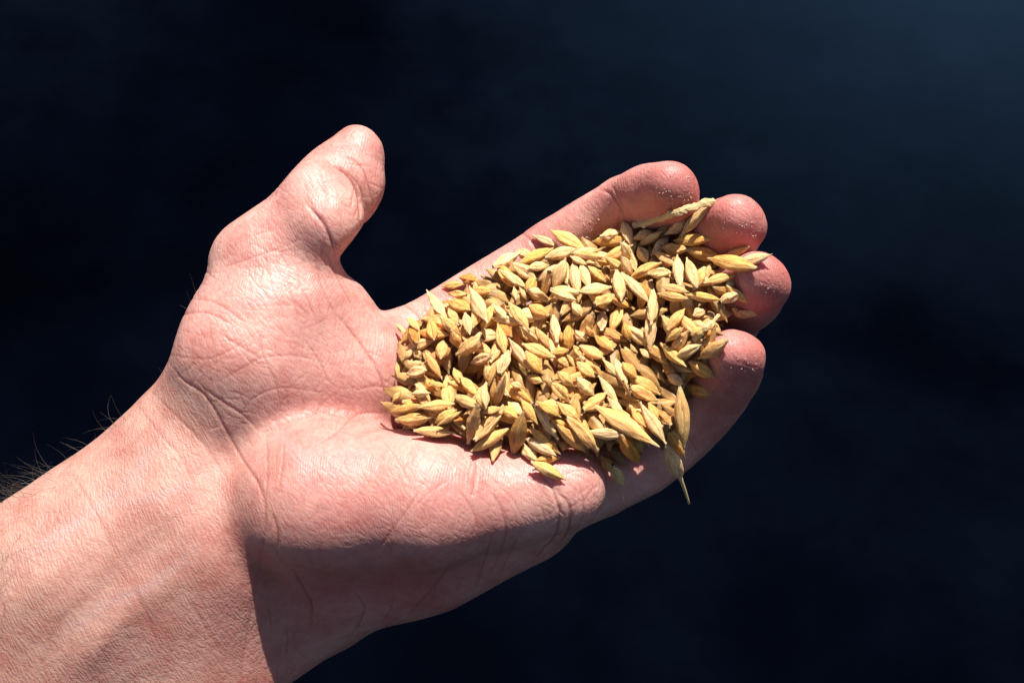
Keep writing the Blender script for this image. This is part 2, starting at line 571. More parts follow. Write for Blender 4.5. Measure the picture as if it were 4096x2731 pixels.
# cut the arm well outside the frame
F[0, :, :] = 5; F[:, 0, :] = 5; F[:, -1, :] = 5; F[-1, :, :] = 5; F[:, :, 0] = 5; F[:, :, -1] = 5


def surface_nets(D):
    ins = D < 0
    s = ins[:-1, :-1, :-1].astype(np.int8)
    tot = np.zeros(s.shape, np.int8)
    for dx in (0, 1):
        for dy in (0, 1):
            for dz in (0, 1):
                tot += ins[dx:dx + s.shape[0], dy:dy + s.shape[1], dz:dz + s.shape[2]]
    act = np.argwhere((tot > 0) & (tot < 8))
    idx = np.full(s.shape, -1, np.int32)
    idx[act[:, 0], act[:, 1], act[:, 2]] = np.arange(len(act))
    acc = np.zeros((len(act), 3)); cnt = np.zeros(len(act))
    corners = [(0, 0, 0), (1, 0, 0), (0, 1, 0), (1, 1, 0), (0, 0, 1), (1, 0, 1), (0, 1, 1), (1, 1, 1)]
    val = [D[act[:, 0] + c[0], act[:, 1] + c[1], act[:, 2] + c[2]].astype(np.float64) for c in corners]
    for i in range(8):
        for j in range(i + 1, 8):
            ci, cj = np.array(corners[i]), np.array(corners[j])
            if np.abs(ci - cj).sum() != 1:
                continue
            m = (val[i] < 0) != (val[j] < 0)
            t = val[i][m] / (val[i][m] - val[j][m])
            acc[m] += ci + t[:, None] * (cj - ci)
            cnt[m] += 1
    V = LO + VOX * (act + acc / cnt[:, None])
    quads = []
    for ax in range(3):
        o1, o2 = [(1, 2), (2, 0), (0, 1)][ax]
        sl0 = [slice(1, -1)] * 3; sl1 = [slice(1, -1)] * 3
        sl0[ax] = slice(0, -1); sl1[ax] = slice(1, None)
        a, b = ins[tuple(sl0)], ins[tuple(sl1)]
        e = np.argwhere(a != b)
        off = np.ones(3, int); off[ax] = 0
        e = e + off
        d1 = np.zeros(3, int); d1[o1] = 1
        d2 = np.zeros(3, int); d2[o2] = 1
        g = lambda q: idx[q[:, 0], q[:, 1], q[:, 2]]
        lim = np.array(s.shape) - 1
        ok = np.all(e <= lim, axis=1)
        e = e[ok]
        q = np.stack([g(e - d1 - d2), g(e - d2), g(e), g(e - d1)], 1)
        flip = ~ins[e[:, 0], e[:, 1], e[:, 2]]
        q[flip] = q[flip][:, ::-1]
        quads.append(q)
    Q = np.concatenate(quads)
    return V, Q[np.all(Q >= 0, axis=1)]


HV, HQ = surface_nets(F)


def laplace(V, Q, it, lam=0.5):
    e = np.concatenate([Q[:, [0, 1]], Q[:, [1, 2]], Q[:, [2, 3]], Q[:, [3, 0]]])
    n = len(V)
    deg = np.bincount(e[:, 0], minlength=n) + np.bincount(e[:, 1], minlength=n)
    for _ in range(it):
        s = np.stack([np.bincount(e[:, 0], V[e[:, 1], i], n) + np.bincount(e[:, 1], V[e[:, 0], i], n) for i in range(3)], 1)
        V = V + lam * (s / np.maximum(deg, 1)[:, None] - V)
    return V


def normals(V, Q):
    c = np.cross(V[Q[:, 2]] - V[Q[:, 0]], V[Q[:, 3]] - V[Q[:, 1]])
    n = np.zeros_like(V)
    for i in range(4):
        for j in range(3):
            n[:, j] += np.bincount(Q[:, i], c[:, j], len(V))
    return n / np.maximum(np.linalg.norm(n, axis=1), 1e-9)[:, None]


HV = laplace(HV, HQ, 6)


def subdivide(V, Q):
    e = np.sort(np.concatenate([Q[:, [0, 1]], Q[:, [1, 2]], Q[:, [2, 3]], Q[:, [3, 0]]]), axis=1).astype(np.int64)
    key = e[:, 0] * len(V) + e[:, 1]
    uk, inv = np.unique(key, return_inverse=True)
    a, b = uk // len(V), uk % len(V)
    nv, ne, nq = len(V), len(uk), len(Q)
    W = np.concatenate([V, 0.5 * (V[a] + V[b]), V[Q].mean(1)])
    ei = nv + inv.reshape(4, nq).T
    fc = nv + ne + np.arange(nq)
    return W, np.concatenate([np.stack([Q[:, i], ei[:, i], fc, ei[:, (i + 3) % 4]], 1) for i in range(4)])


HV, HQ = subdivide(HV, HQ)
HV = laplace(HV, HQ, 4)
HN = normals(HV, HQ)

# --- creases, folds and tendons (traced on the palm side), pressed into the surface
# (points, depth mm, width mm)
CREASES = [
    ([(672, 1446), (730, 1519), (803, 1565), (860, 1640), (912, 1738), (967, 1838), (1025, 1920), (1058, 2012), (1058, 2100)], 0.55, 0.9),
    ([(985, 1860), (1031, 1930), (1058, 2012), (1062, 2100), (1045, 2220), (1015, 2380), (990, 2520), (965, 2700), (950, 2900)], 0.25, 1.6),
    ([(538, 1601), (640, 1738), (712, 1811), (757, 1893), (800, 1990)], 0.30, 1.0),
    ([(600, 1560), (700, 1660), (800, 1760), (880, 1870), (930, 1960)], 0.30, 0.9),
    ([(280, 1870), (330, 1960), (400, 2080), (470, 2230)], 0.28, 1.2),
    ([(520, 2330), (580, 2440), (640, 2600)], 0.28, 1.2),
    ([(740, 2380), (830, 2520), (900, 2640)], 0.25, 1.0),
    ([(1044, 1730), (1138, 1694), (1232, 1661), (1304, 1650), (1398, 1680)], 0.45, 0.8),
    ([(1268, 1780), (1347, 1730), (1405, 1672), (1463, 1650), (1560, 1655)], 0.45, 0.8),
    ([(1138, 1730), (1131, 1852), (1109, 1975)], 0.35, 0.7),
    ([(1066, 1744), (1070, 1874), (1062, 2004)], 0.40, 0.8),
    ([(1708, 1910), (1636, 2026), (1560, 2130), (1492, 2220)], 0.28, 0.6),
    ([(1513, 1737), (1593, 1845), (1643, 1953)], 0.22, 0.6),
    ([(1802, 1917), (1730, 1960), (1650, 2033)], 0.25, 0.6),
    ([(1901, 1810), (1906, 1890), (1882, 1998)], 0.45, 1.0),
    ([(1812, 1927), (1864, 1998), (1901, 2068), (1920, 2161)], 0.28, 0.7),
    ([(1906, 1923), (1962, 1965), (1999, 2021), (2023, 2105), (2018, 2161), (1960, 2300)], 0.32, 0.8),
    ([(1925, 1862), (1995, 1941), (2055, 2002), (2100, 2090)], 0.22, 0.6),
    ([(2121, 1848), (2168, 1904), (2205, 1946), (2229, 2007), (2238, 2049), (2224, 2138), (2168, 2203), (2121, 2264)], 0.7, 0.9),
    ([(2210, 1946), (2252, 1988), (2280, 2030), (2275, 2115), (2230, 2190)], 0.60, 0.8),
    ([(2308, 1923), (2331, 1984), (2331, 2058), (2308, 2115)], 0.35, 0.7),
    ([(2257, 1899), (2303, 1881), (2345, 1885), (2374, 1918)], 0.35, 0.7),
    ([(2397, 1937), (2355, 1974), (2341, 2007)], 0.30, 0.6),
    ([(1174, 2271), (1217, 2358), (1246, 2415), (1246, 2495)], 0.75, 0.9),
    ([(1080, 2033), (1109, 2119), (1109, 2213)], 0.55, 0.9),
    ([(1405, 2358), (1456, 2415), (1448, 2473), (1405, 2538)], 0.45, 0.8),
    ([(1571, 2380), (1564, 2437), (1528, 2488)], 0.40, 0.8),
    ([(1802, 2249), (1751, 2329), (1708, 2379), (1636, 2459)], 0.50, 0.8),
    ([(1968, 2141), (1925, 2285), (1888, 2372)], 0.45, 0.8),
    ([(2080, 2130), (2030, 2230), (1990, 2320)], 0.35, 0.7),
    ([(1075, 2430), (1090, 2510)], 0.45, 0.8),
    ([(1145, 2500), (1152, 2580), (1140, 2640)], 0.45, 0.8),
    # thumb
    ([(1308, 647), (1377, 693), (1418, 744), (1438, 813), (1440, 905)], 0.75, 0.9),
    ([(1360, 621), (1412, 638), (1452, 676), (1475, 744), (1486, 813)], 0.50, 0.8),
    ([(1389, 687), (1440, 750), (1455, 825)], 0.40, 0.7),
    ([(1280, 676), (1303, 756), (1320, 825)], 0.30, 0.7),
    ([(1255, 700), (1300, 760), (1360, 800)], 0.22, 0.6),
    ([(1234, 825), (1280, 876), (1308, 922), (1331, 985), (1343, 1026)], 0.85, 1.0),
    ([(1210, 760), (1230, 820), (1300, 900)], 0.22, 0.6),
    ([(1153, 1060), (1159, 1135), (1168, 1186), (1200, 1290)], 0.32, 0.7),
    ([(1182, 1054), (1205, 1140), (1234, 1204), (1270, 1300)], 0.32, 0.7),
    ([(1062, 1008), (1067, 1077), (1085, 1118), (1080, 1165)], 0.25, 0.6),
    ([(987, 1089), (1039, 1152), (1085, 1210)], 0.25, 0.6),
    ([(1102, 1072), (1136, 1130), (1150, 1200)], 0.22, 0.6),
    ([(1251, 1003), (1280, 1118), (1308, 1192), (1350, 1280)], 0.30, 0.7),
    ([(1308, 1031), (1377, 1163), (1420, 1240)], 0.32, 0.8),
    ([(987, 951), (1050, 930), (1113, 915)], 0.22, 0.7),
    ([(860, 1080), (980, 1040), (1100, 1000), (1200, 960)], 0.22, 0.8),
    ([(700, 1270), (769, 1250), (849, 1255), (930, 1300)], 0.35, 0.8),
    ([(730, 1190), (860, 1210), (980, 1290)], 0.25, 0.8),
    # upper palm
    ([(675, 1418), (821, 1437), (900, 1410), (985, 1364)], 0.26, 0.7),
    ([(858, 1537), (967, 1473), (1058, 1428), (1200, 1425), (1330, 1460)], 0.24, 0.7),
    ([(967, 1656), (1004, 1601), (1095, 1555), (1200, 1555), (1320, 1580)], 0.26, 0.7),
    ([(785, 1528), (867, 1592), (967, 1656), (1058, 1747)], 0.40, 0.8),
    ([(1058, 1300), (1040, 1382), (1104, 1537), (1120, 1620)], 0.28, 0.7),
    ([(858, 1320), (967, 1390), (1058, 1440)], 0.32, 0.7),
    ([(1200, 1330), (1280, 1450), (1330, 1560)], 0.30, 0.7),
    ([(1340, 1250), (1440, 1370), (1520, 1500), (1545, 1620)], 0.50, 1.0),
    ([(1420, 1560), (1500, 1545), (1590, 1560)], 0.35, 0.7),
    # finger joints
    ([(2392, 757), (2440, 775), (2478, 832), (2497, 880)], 0.55, 0.8),
    ([(2440, 735), (2475, 790), (2490, 850)], 0.30, 0.7),
    ([(2088, 930), (2125, 965), (2150, 1010)], 0.45, 0.9),
    ([(1610, 1215), (1660, 1250), (1690, 1300)], 0.45, 0.9),
    ([(2930, 1430), (2985, 1460), (3040, 1470)], 0.18, 0.6),
    ([(2900, 1500), (2960, 1520), (3030, 1525)], 0.25, 0.7),
    ([(2700, 1700), (2760, 1760), (2800, 1830)], 0.25, 0.8),
]
TENDONS = [([(150, 2620), (420, 2350), (640, 2160), (800, 1990)], -0.9, 3.2),
           ([(260, 2720), (520, 2450), (720, 2260)], 0.8, 3.0),
           ([(0, 2480), (250, 2260), (520, 2030), (700, 1880)], 0.7, 3.4),
           ([(560, 2350), (700, 2230), (860, 2060)], -0.6, 3.0),
           ([(900, 1700), (960, 1800), (1020, 1880)], -0.5, 4.0)]
br = random.Random(21)
for pts, dep, wid in list(CREASES):
    if wid > 1.0:
        continue
    for q in range(2):
        i = br.randrange(len(pts) - 1)
        a, b = np.array(pts[i]), np.array(pts[i + 1])
        d = b - a
        t = br.random()
        th = br.choice((-1, 1)) * br.uniform(0.35, 0.8)
        e = np.array((d[0] * math.cos(th) - d[1] * math.sin(th), d[0] * math.sin(th) + d[1] * math.cos(th)))
        e *= br.uniform(45, 110) / (np.linalg.norm(e) + 1e-6)
        st_ = a + d * t
        CREASES.append(([tuple(st_), tuple(st_ + e * 0.5 + np.array((br.gauss(0, 5), br.gauss(0, 5)))), tuple(st_ + e)], dep * 0.45, 0.55))
# fine secondary lines scattered over palm and thumb
fr = random.Random(5)
for _ in range(480):
    z = fr.random()
    if z < 0.32:
        cx, cy, ang = fr.uniform(1080, 2100), fr.uniform(1820, 2350), fr.gauss(1.9, 0.5)
    elif z < 0.82:
        cx, cy, ang = fr.uniform(740, 1500), fr.uniform(980, 1760), fr.gauss(1.2, 0.8)
    elif z < 0.9:
        cx, cy, ang = fr.uniform(1000, 1500), fr.uniform(580, 1000), fr.gauss(0.9, 0.5)
    else:
        cx, cy, ang = fr.uniform(2130, 2390), fr.uniform(1830, 2080), fr.gauss(1.5, 0.6)
    ln = fr.uniform(40, 130)
    b1 = fr.uniform(-0.3, 0.3)
    pts = []
    for q in (-1, -0.33, 0.33, 1):
        a2 = ang + b1 * q
        pts.append((cx + math.cos(a2) * ln * q * 0.5, cy + math.sin(a2) * ln * q * 0.5))
    CREASES.append((pts, fr.uniform(0.05, 0.12) if z < 0.32 else fr.uniform(0.08, 0.20), fr.uniform(0.42, 0.62)))

hpx, hpy = to_px(HV)
facing = np.clip((HN[:, 2] + 0.15) / 0.3, 0, 1)
disp = np.zeros(len(HV)); cre = np.zeros(len(HV))


def stroke(pts, width_px, soft_ends=True):
    """0..1 profile of a traced line at every vertex"""
    p = np.array(pts, float)
    x0, y0 = p.min(0) - 5.5 * width_px
    x1, y1 = p.max(0) + 5.5 * width_px
    m = np.where((hpx > x0) & (hpx < x1) & (hpy > y0) & (hpy < y1) & (facing > 0))[0]
    best = np.full(len(m), 1e9); tt = np.zeros(len(m))
    seg = np.linalg.norm(np.diff(p, axis=0), axis=1)
    cum = np.concatenate([[0], np.cumsum(seg)])
    for i in range(len(seg)):
        e = p[i + 1] - p[i]
        t = np.clip(((hpx[m] - p[i, 0]) * e[0] + (hpy[m] - p[i, 1]) * e[1]) / (e @ e), 0, 1)
        d = np.hypot(hpx[m] - p[i, 0] - t * e[0], hpy[m] - p[i, 1] - t * e[1])
        u = d < best
        best[u] = d[u]; tt[u] = (cum[i] + t[u] * seg[i]) / cum[-1]
    end = np.clip(np.minimum(tt, 1 - tt) * 4.0 + 0.15, 0, 1) if soft_ends else 1.0
    return m, best / width_px, end


def smooth_path(pts, n=4):
    p = np.array(pts, float)
    if len(p) < 3:
        return p
    out = []
    for i in range(len(p) - 1):
        p0 = p[max(i - 1, 0)]; p1 = p[i]; p2 = p[i + 1]; p3 = p[min(i + 2, len(p) - 1)]
        for s in range(n):
            t = s / n
            out.append(0.5 * ((2 * p1) + (-p0 + p2) * t + (2 * p0 - 5 * p1 + 4 * p2 - p3) * t * t + (-p0 + 3 * p1 - 3 * p2 + p3) * t ** 3))
    out.append(p[-1])
    return np.array(out)


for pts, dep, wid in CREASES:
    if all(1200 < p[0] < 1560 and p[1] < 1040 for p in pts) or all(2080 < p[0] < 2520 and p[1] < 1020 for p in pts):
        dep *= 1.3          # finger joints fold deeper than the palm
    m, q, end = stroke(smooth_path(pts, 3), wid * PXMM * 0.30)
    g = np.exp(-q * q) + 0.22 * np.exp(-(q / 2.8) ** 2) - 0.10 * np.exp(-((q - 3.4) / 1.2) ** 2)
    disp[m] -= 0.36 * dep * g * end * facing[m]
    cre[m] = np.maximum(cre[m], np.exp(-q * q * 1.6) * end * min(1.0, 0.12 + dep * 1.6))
for pts, hgt, wid in TENDONS:
    m, q, end = stroke(smooth_path(pts, 3), wid * PXMM)
    disp[m] += 0.6 * hgt * np.exp(-q * q) * end * facing[m]
HV = HV + HN * np.maximum(disp, -2.2)[:, None]
HN = normals(HV, HQ)

# --- skin tone maps: real flush, plus shade of finger pads and palm heel painted in
blush_shade = np.zeros(len(HV))


def flush_shade(px, py, w, r, a):
    c = P3(px, py, w)
    d = np.linalg.norm(HV - c, axis=1)
    blush_shade[:] = np.maximum(blush_shade, a * np.exp(-(d / r) ** 2))


for nm, pts in FINGERS.items():
    flush_shade(*pts[-1][:3], 14, 1.1)
    flush_shade(*pts[-2][:3], 13, 0.95)
    flush_shade(*pts[-3][:3], 12, 0.6)
    flush_shade(*pts[-4][:3], 14, 0.3)
flush_shade(1440, 640, -10, 12, 0.35)
flush_shade(1400, 2100, 14, 22, 0.55)
flush_shade(1750, 2060, 14, 20, 0.45)
flush_shade(1250, 2080, 14, 16, 0.45)
flush_shade(1300, 2250, 2, 20, 0.95)  # shaded lower palm heel and wrist edge painted a deeper red
flush_shade(1600, 2260, 0, 20, 1.0)
flush_shade(1850, 2200, -2, 16, 0.7)
flush_shade(1150, 2450, -10, 22, 0.5)
flush_shade(2100, 1990, 8, 12, 0.25)
flush_shade(1450, 1600, -5, 20, 0.35)
flush_shade(2260, 1900, 8, 8, 0.3)
flush_shade(1330, 960, -1, 8, 0.45)
armk = np.clip(((960 - hpx) * 0.776 + (hpy - 1730) * 0.35) / 360.0 + 0.5, 0, 1)
armk = armk * np.clip((hpy - 1400 - 0.1 * (700 - hpx)) / 220.0, 0, 1)

vein = np.zeros(len(HV))
for pts, wpx in (([(60, 2260), (260, 2120), (420, 2010), (560, 1870), (660, 1700)], 26), ([(420, 2010), (600, 1990), (760, 1930)], 20),
                 ([(220, 2560), (420, 2420), (620, 2330), (800, 2180)], 24), ([(1080, 1700), (1180, 1800), (1240, 1950)], 26),
                 ([(940, 1240), (1060, 1180), (1180, 1040)], 26)):
    m, q, end = stroke(smooth_path(pts, 4), wpx)
    vein[m] = np.maximum(vein[m], np.exp(-q * q) * end)
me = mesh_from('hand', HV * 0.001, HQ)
for nm, arr in (('blush_shade', blush_shade), ('vein', vein), ('crease', cre), ('arm', armk)):
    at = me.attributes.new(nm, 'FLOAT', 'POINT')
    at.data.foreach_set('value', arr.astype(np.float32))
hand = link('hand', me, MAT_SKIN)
hand.matrix_world = M
tag(hand, 'bare left hand and forearm held out palm up, cupping a heap of barley', 'hand')

# --- fingernails on the far side of the finger ends
NAILS = [('index', FINGERS['index'][-2], FINGERS['index'][-1], 10.5), ('middle', FINGERS['middle'][-2], FINGERS['middle'][-1], 11),
         ('ring', FINGERS['ring'][-2], FINGERS['ring'][-1], 10.5), ('little', FINGERS['little'][-2], FINGERS['little'][-1], 9)]
for nm, a, b, wd in NAILS:
    pa, pb = P3(*a[:3]), P3(*b[:3])
    f = (pb - pa) / np.linalg.norm(pb - pa)
    back = np.array((0, 0, -1.0)); back -= f * (back @ f); back /= np.linalg.norm(back)
    side = np.cross(f, back)
    r = b[3] - 0.35
    vs_, fs_ = [], []
    nu, nv = 9, 9
    for lay in (0.0, -0.9):
        for i in range(nu):
            for j in range(nv):
                s = i / (nu - 1) * 2 - 1
                t = j / (nv - 1)
                ang = s * wd * 0.5 / r * (1.0 if t < 0.75 else math.sqrt(max(0.2, 1 - ((t - 0.75) / 0.32) ** 2)))
                rr = r + lay - 1.2 * max(0, t - 0.6) ** 2
                p = pb + f * (-11 + 11.5 * t) + back * rr * math.cos(ang) + side * rr * math.sin(ang)
                vs_.append(p * 0.001)
    for lay in (0, 1):
        for i in range(nu - 1):
            for j in range(nv - 1):
                q = lay * nu * nv + i * nv + j
                fs_.append((q, q + 1, q + nv + 1, q + nv) if lay == 0 else (q, q + nv, q + nv + 1, q + 1))
    link('fingernail', mesh_from('fingernail', vs_, fs_), MAT_NAIL, hand)


# --- hairs along the forearm
def tube(vs_, fs_, path, r0, sides=3):
    base = len(vs_)
    n = len(path)
    for i, p in enumerate(path):
        t = path[min(i + 1, n - 1)] - path[max(i - 1, 0)]
        t = t / (np.linalg.norm(t) + 1e-9)
        a = np.cross(t, (0.3, 0.2, 0.9)); a /= np.linalg.norm(a) + 1e-9
        b = np.cross(t, a)
        r = r0 * (1 - 0.85 * i / (n - 1))
        for s in range(sides):
            an = 2 * math.pi * s / sides
            vs_.append(p + (a * math.cos(an) + b * math.sin(an)) * r)
    for i in range(n - 1):
        for s in range(sides):
            q = base + i * sides
            fs_.append((q + s, q + (s + 1) % sides, q + sides + (s + 1) % sides, q + sides + s))


hpx, hpy = to_px(HV)
edge_dir = np.array((-0.63, 0.776, 0.0))
hv_, hf_ = [], []
edge = np.where((hpx > -700) & (hpx < 560) & (hpy > 1500) & (np.abs(HN[:, 2]) < 0.6) & (HN @ edge_dir > 0.6))[0]
edge2 = np.where((hpx > 480) & (hpx < 830) & (hpy > 1080) & (hpy < 1640) & (np.abs(HN[:, 2]) < 0.45) & (HN[:, 0] < -0.3))[0]
top = np.where((hpx > -600) & (hpx < 260) & (hpy > 1900) & (hpy < 2700) & (HN[:, 2] > 0.5) & (hpy < 2500 - hpx * 1.2))[0]
hr = random.Random(3)


def hair(v, n, L, lean, curl, r):
    d = n * 0.9 + np.array(lean)
    d /= np.linalg.norm(d)
    p = v - n * 0.3
    path = [p]
    for s in range(9):
        d = d + np.array(curl) * 0.16
        d /= np.linalg.norm(d)
        p = p + d * L / 9
        path.append(p)
    tube(hv_, hf_, path, r)


for q in range(620):
    i = edge[int(len(edge) * hr.random())]
    if hpx[i] > 60 and hr.random() < min(0.92, (hpx[i] - 20) / 330.0):
        continue
    L = hr.uniform(5, 11)
    hair(HV[i], HN[i], L, (hr.gauss(-0.7, 0.35), hr.gauss(0.1, 0.4), hr.gauss(0, 0.3)),
         (hr.gauss(-0.3, 0.9), hr.gauss(-0.35, 0.9), hr.gauss(0, 0.5)), hr.uniform(0.045, 0.075))
for (hx, hy, tx, ty) in ((420, 1716, 340, 1650), (455, 1685, 400, 1640), (300, 1780, 235, 1720), (335, 1760, 250, 1700), (310, 1790, 225, 1765),
                         (200, 1832, 120, 1818), (365, 1740, 360, 1710), (650, 1500, 640, 1468), (770, 1180, 762, 1085), (745, 1215, 742, 1155),
                         (742, 1228, 700, 1212), (180, 1890, 60, 1890), (130, 1935, 20, 1930)):
    i = int(np.argmin((hpx - hx) ** 2 + (hpy - hy) ** 2 + 4000 * np.abs(HN[:, 2])))
    d = np.array(((tx - hx) / PXMM, -(ty - hy) / PXMM, 0.0))
    L = np.linalg.norm(d)
    hair(HV[i], HN[i] * 0.1, L * 1.1, d / L, (hr.gauss(0, 0.3), hr.gauss(0.1, 0.3), 0), 0.06)
for q in range(170):
    i = top[int(len(top) * hr.random())]
    hair(HV[i], HN[i] * 0.35, hr.uniform(7, 14), (hr.gauss(-0.5, 0.6), hr.gauss(-0.3, 0.6), 0.1),
         (hr.gauss(0, 0.9), hr.gauss(0, 0.9), -0.30), 0.034)
me = mesh_from('arm_hair', np.array(hv_) * 0.001, hf_)
ah = link('arm_hair', me, MAT_HAIR, hand)
tag(ah, 'sparse dark hairs along the forearm', None, None, 'stuff')

# ----------------------------------------------------------------------------
# barley grains
# ----------------------------------------------------------------------------
# height of the hand's upper surface over the hand frame
HG = 0.4
gu = np.arange(-30, 64, HG)
gv = np.arange(-42, 36, HG)
HM = np.full((len(gu), len(gv)), -40.0)
fi = F < 0
kk = np.arange(SH[2])
topk = np.where(fi.any(2), SH[2] - 1 - np.argmax(fi[:, :, ::-1], axis=2), -1)
II, JJ = np.meshgrid(np.arange(SH[0]), np.arange(SH[1]), indexing='ij')
tk = np.clip(topk, 0, SH[2] - 2)
d0 = F[II, JJ, tk]; d1 = F[II, JJ, tk + 1]
TW = np.where(topk >= 0, LO[2] + VOX * (tk + d0 / (d0 - d1 + 1e-9)), -40.0)
iu = np.clip(((gu - LO[0]) / VOX).astype(int), 0, SH[0] - 1)
iv = np.clip(((gv - LO[1]) / VOX).astype(int), 0, SH[1] - 1)
HM = TW[np.ix_(iu, iv)].copy()
HAND_TOP = HM.copy()
del F, fi, topk, II, JJ, tk, d0, d1


def hsample(u, v, A=None):
    A = HM if A is None else A
    i = np.clip(((np.asarray(u) - gu[0]) / HG).astype(int), 0, len(gu) - 1)
    j = np.clip(((np.asarray(v) - gv[0]) / HG).astype(int), 0, len(gv) - 1)
    return A[i, j]


def locate(px, py):
    w = 0.0
    for _ in range(6):
        p = P3(px, py, w)
        w = 0.5 * w + 0.5 * max(float(hsample(p[0], p[1])) + 1.0, -30.0)
    return P3(px, py, w)


def grain_mesh(seed, furrow=0.0, ribs=0.07, blunt=0.30, neck=0.16, plump=0.8, curve=0.0, warp=0.05):
    """unit grain along X (tip at +X), width and thickness 1"""
    r = np.random.default_rng(seed)
    nx, na = 21, 25
    vs_, fs_ = [], []
    ph = r.uniform(0, 6.28, 6)
    for i in range(nx):
        t = i / (nx - 1)
        x = t - 0.5
        prof = math.sin(math.pi * min(1.0, (t * 0.90 + 0.06))) ** plump
        e0 = blunt * (1 - min(1, t / 0.10)) if t < 0.10 else 0
        prof = max(prof * (1 if t > 0.02 else 0.7), e0 * 0.9)
        if t > 0.86:
            prof = prof * (1 - (t - 0.86) / 0.14) + neck * ((t - 0.86) / 0.14)
        jag = 1 + (0.25 * r.standard_normal() if i in (0, nx - 1) else 0.02 * r.standard_normal())
        for s in range(na):
            an = 2 * math.pi * s / na
            rad = 0.5 * prof * jag
            rad *= 1 + ribs * (1.0 - 2.2 * abs(math.sin(2.5 * (an - 1.57 + (0 if furrow < 0.2 else 0.628)))) ** 0.6) * math.sin(math.pi * t) ** 0.5
            rad *= 1 + warp * (math.sin(3 * an + ph[0] + 5 * t) + 0.7 * math.sin(2 * an + ph[1] - 11 * t) + 0.5 * math.sin(7 * an + ph[2] + 17 * t))
            da = math.atan2(math.sin(an - 1.57), math.cos(an - 1.57))
            rad *= 1 - furrow * math.exp(-(da / 0.24) ** 2) * math.sin(math.pi * t) ** 0.4
            y = rad * math.cos(an)
            z = rad * math.sin(an)
            # keeled underside
            z += curve * (x * x - 0.1)
            xx = x + (0.02 * r.standard_normal() if i in (0, nx - 1) else 0)
            vs_.append((xx, y, z))
    for i in range(nx - 1):
        for s in range(na):
            a = i * na + s
            b = i * na + (s + 1) % na
            fs_.append((a, b, b + na, a + na))
    fs_.append(tuple(range(na - 1, -1, -1)))
    fs_.append(tuple((nx - 1) * na + s for s in range(na)))
    me = mesh_from('barley_grain', vs_, fs_)
    me.materials.append(MAT_GRAIN)
    return me


def awn_mesh(seed):
    """thin dry bristle that leaves the grain's tip, unit grain space"""
    r = np.random.default_rng(seed)
    vs_, fs_ = [], []
    n = 7
    for i in range(n):
        t = i / (n - 1)
        c = np.array((0.38 + t * 0.80, -0.10 * t * t, 0.10 * t))
        for s in range(6):
            an = 2 * math.pi * s / 6
            rr = 0.14 * (1 - 0.55 * t) * (1.0 if t > 0.05 else 1.25)
            vs_.append((c[0], c[1] + rr * math.cos(an), c[2] + rr * math.sin(an)))
    for i in range(n - 1):
        for s in range(6):
            a = i * 6 + s; b = i * 6 + (s + 1) % 6
            fs_.append((a, b, b + 6, a + 6))
    fs_.append(tuple(range(5, -1, -1))); fs_.append(tuple((n - 1) * 6 + s for s in range(6)))
    me = mesh_from('awn', vs_, fs_)
    me.materials.append(MAT_STRAW)
    return me


VAR = {
    'furrow': [grain_mesh(20 + i, 0.45, 0.06, 0.24, 0.12, 1.15, 0.1, 0.04) for i in range(4)],
    'ribbed': [grain_mesh(40 + i, 0.0, 0.11, 0.28, 0.13, 1.2, -0.1, 0.05) for i in range(5)],
    'smooth': [grain_mesh(60 + i, 0.0, 0.055, 0.24, 0.15, 1.0, -0.12, 0.03) for i in range(4)],
    'slim': [grain_mesh(80 + i, 0.12, 0.11, 0.30, 0.18, 1.5, 0.15, 0.07) for i in range(4)],
    'husk': [grain_mesh(90 + i, 0.2, 0.14, 0.42, 0.26, 1.0, 0.1, 0.11) for i in range(4)],
}
AWNS = [awn_mesh(i) for i in range(3)]
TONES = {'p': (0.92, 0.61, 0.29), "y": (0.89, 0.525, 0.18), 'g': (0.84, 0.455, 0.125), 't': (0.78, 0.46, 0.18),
         'b': (0.54, 0.28, 0.085), 'k': (0.78, 0.54, 0.29), 'o': (0.72, 0.31, 0.06), 'd': (0.40, 0.24, 0.11)}

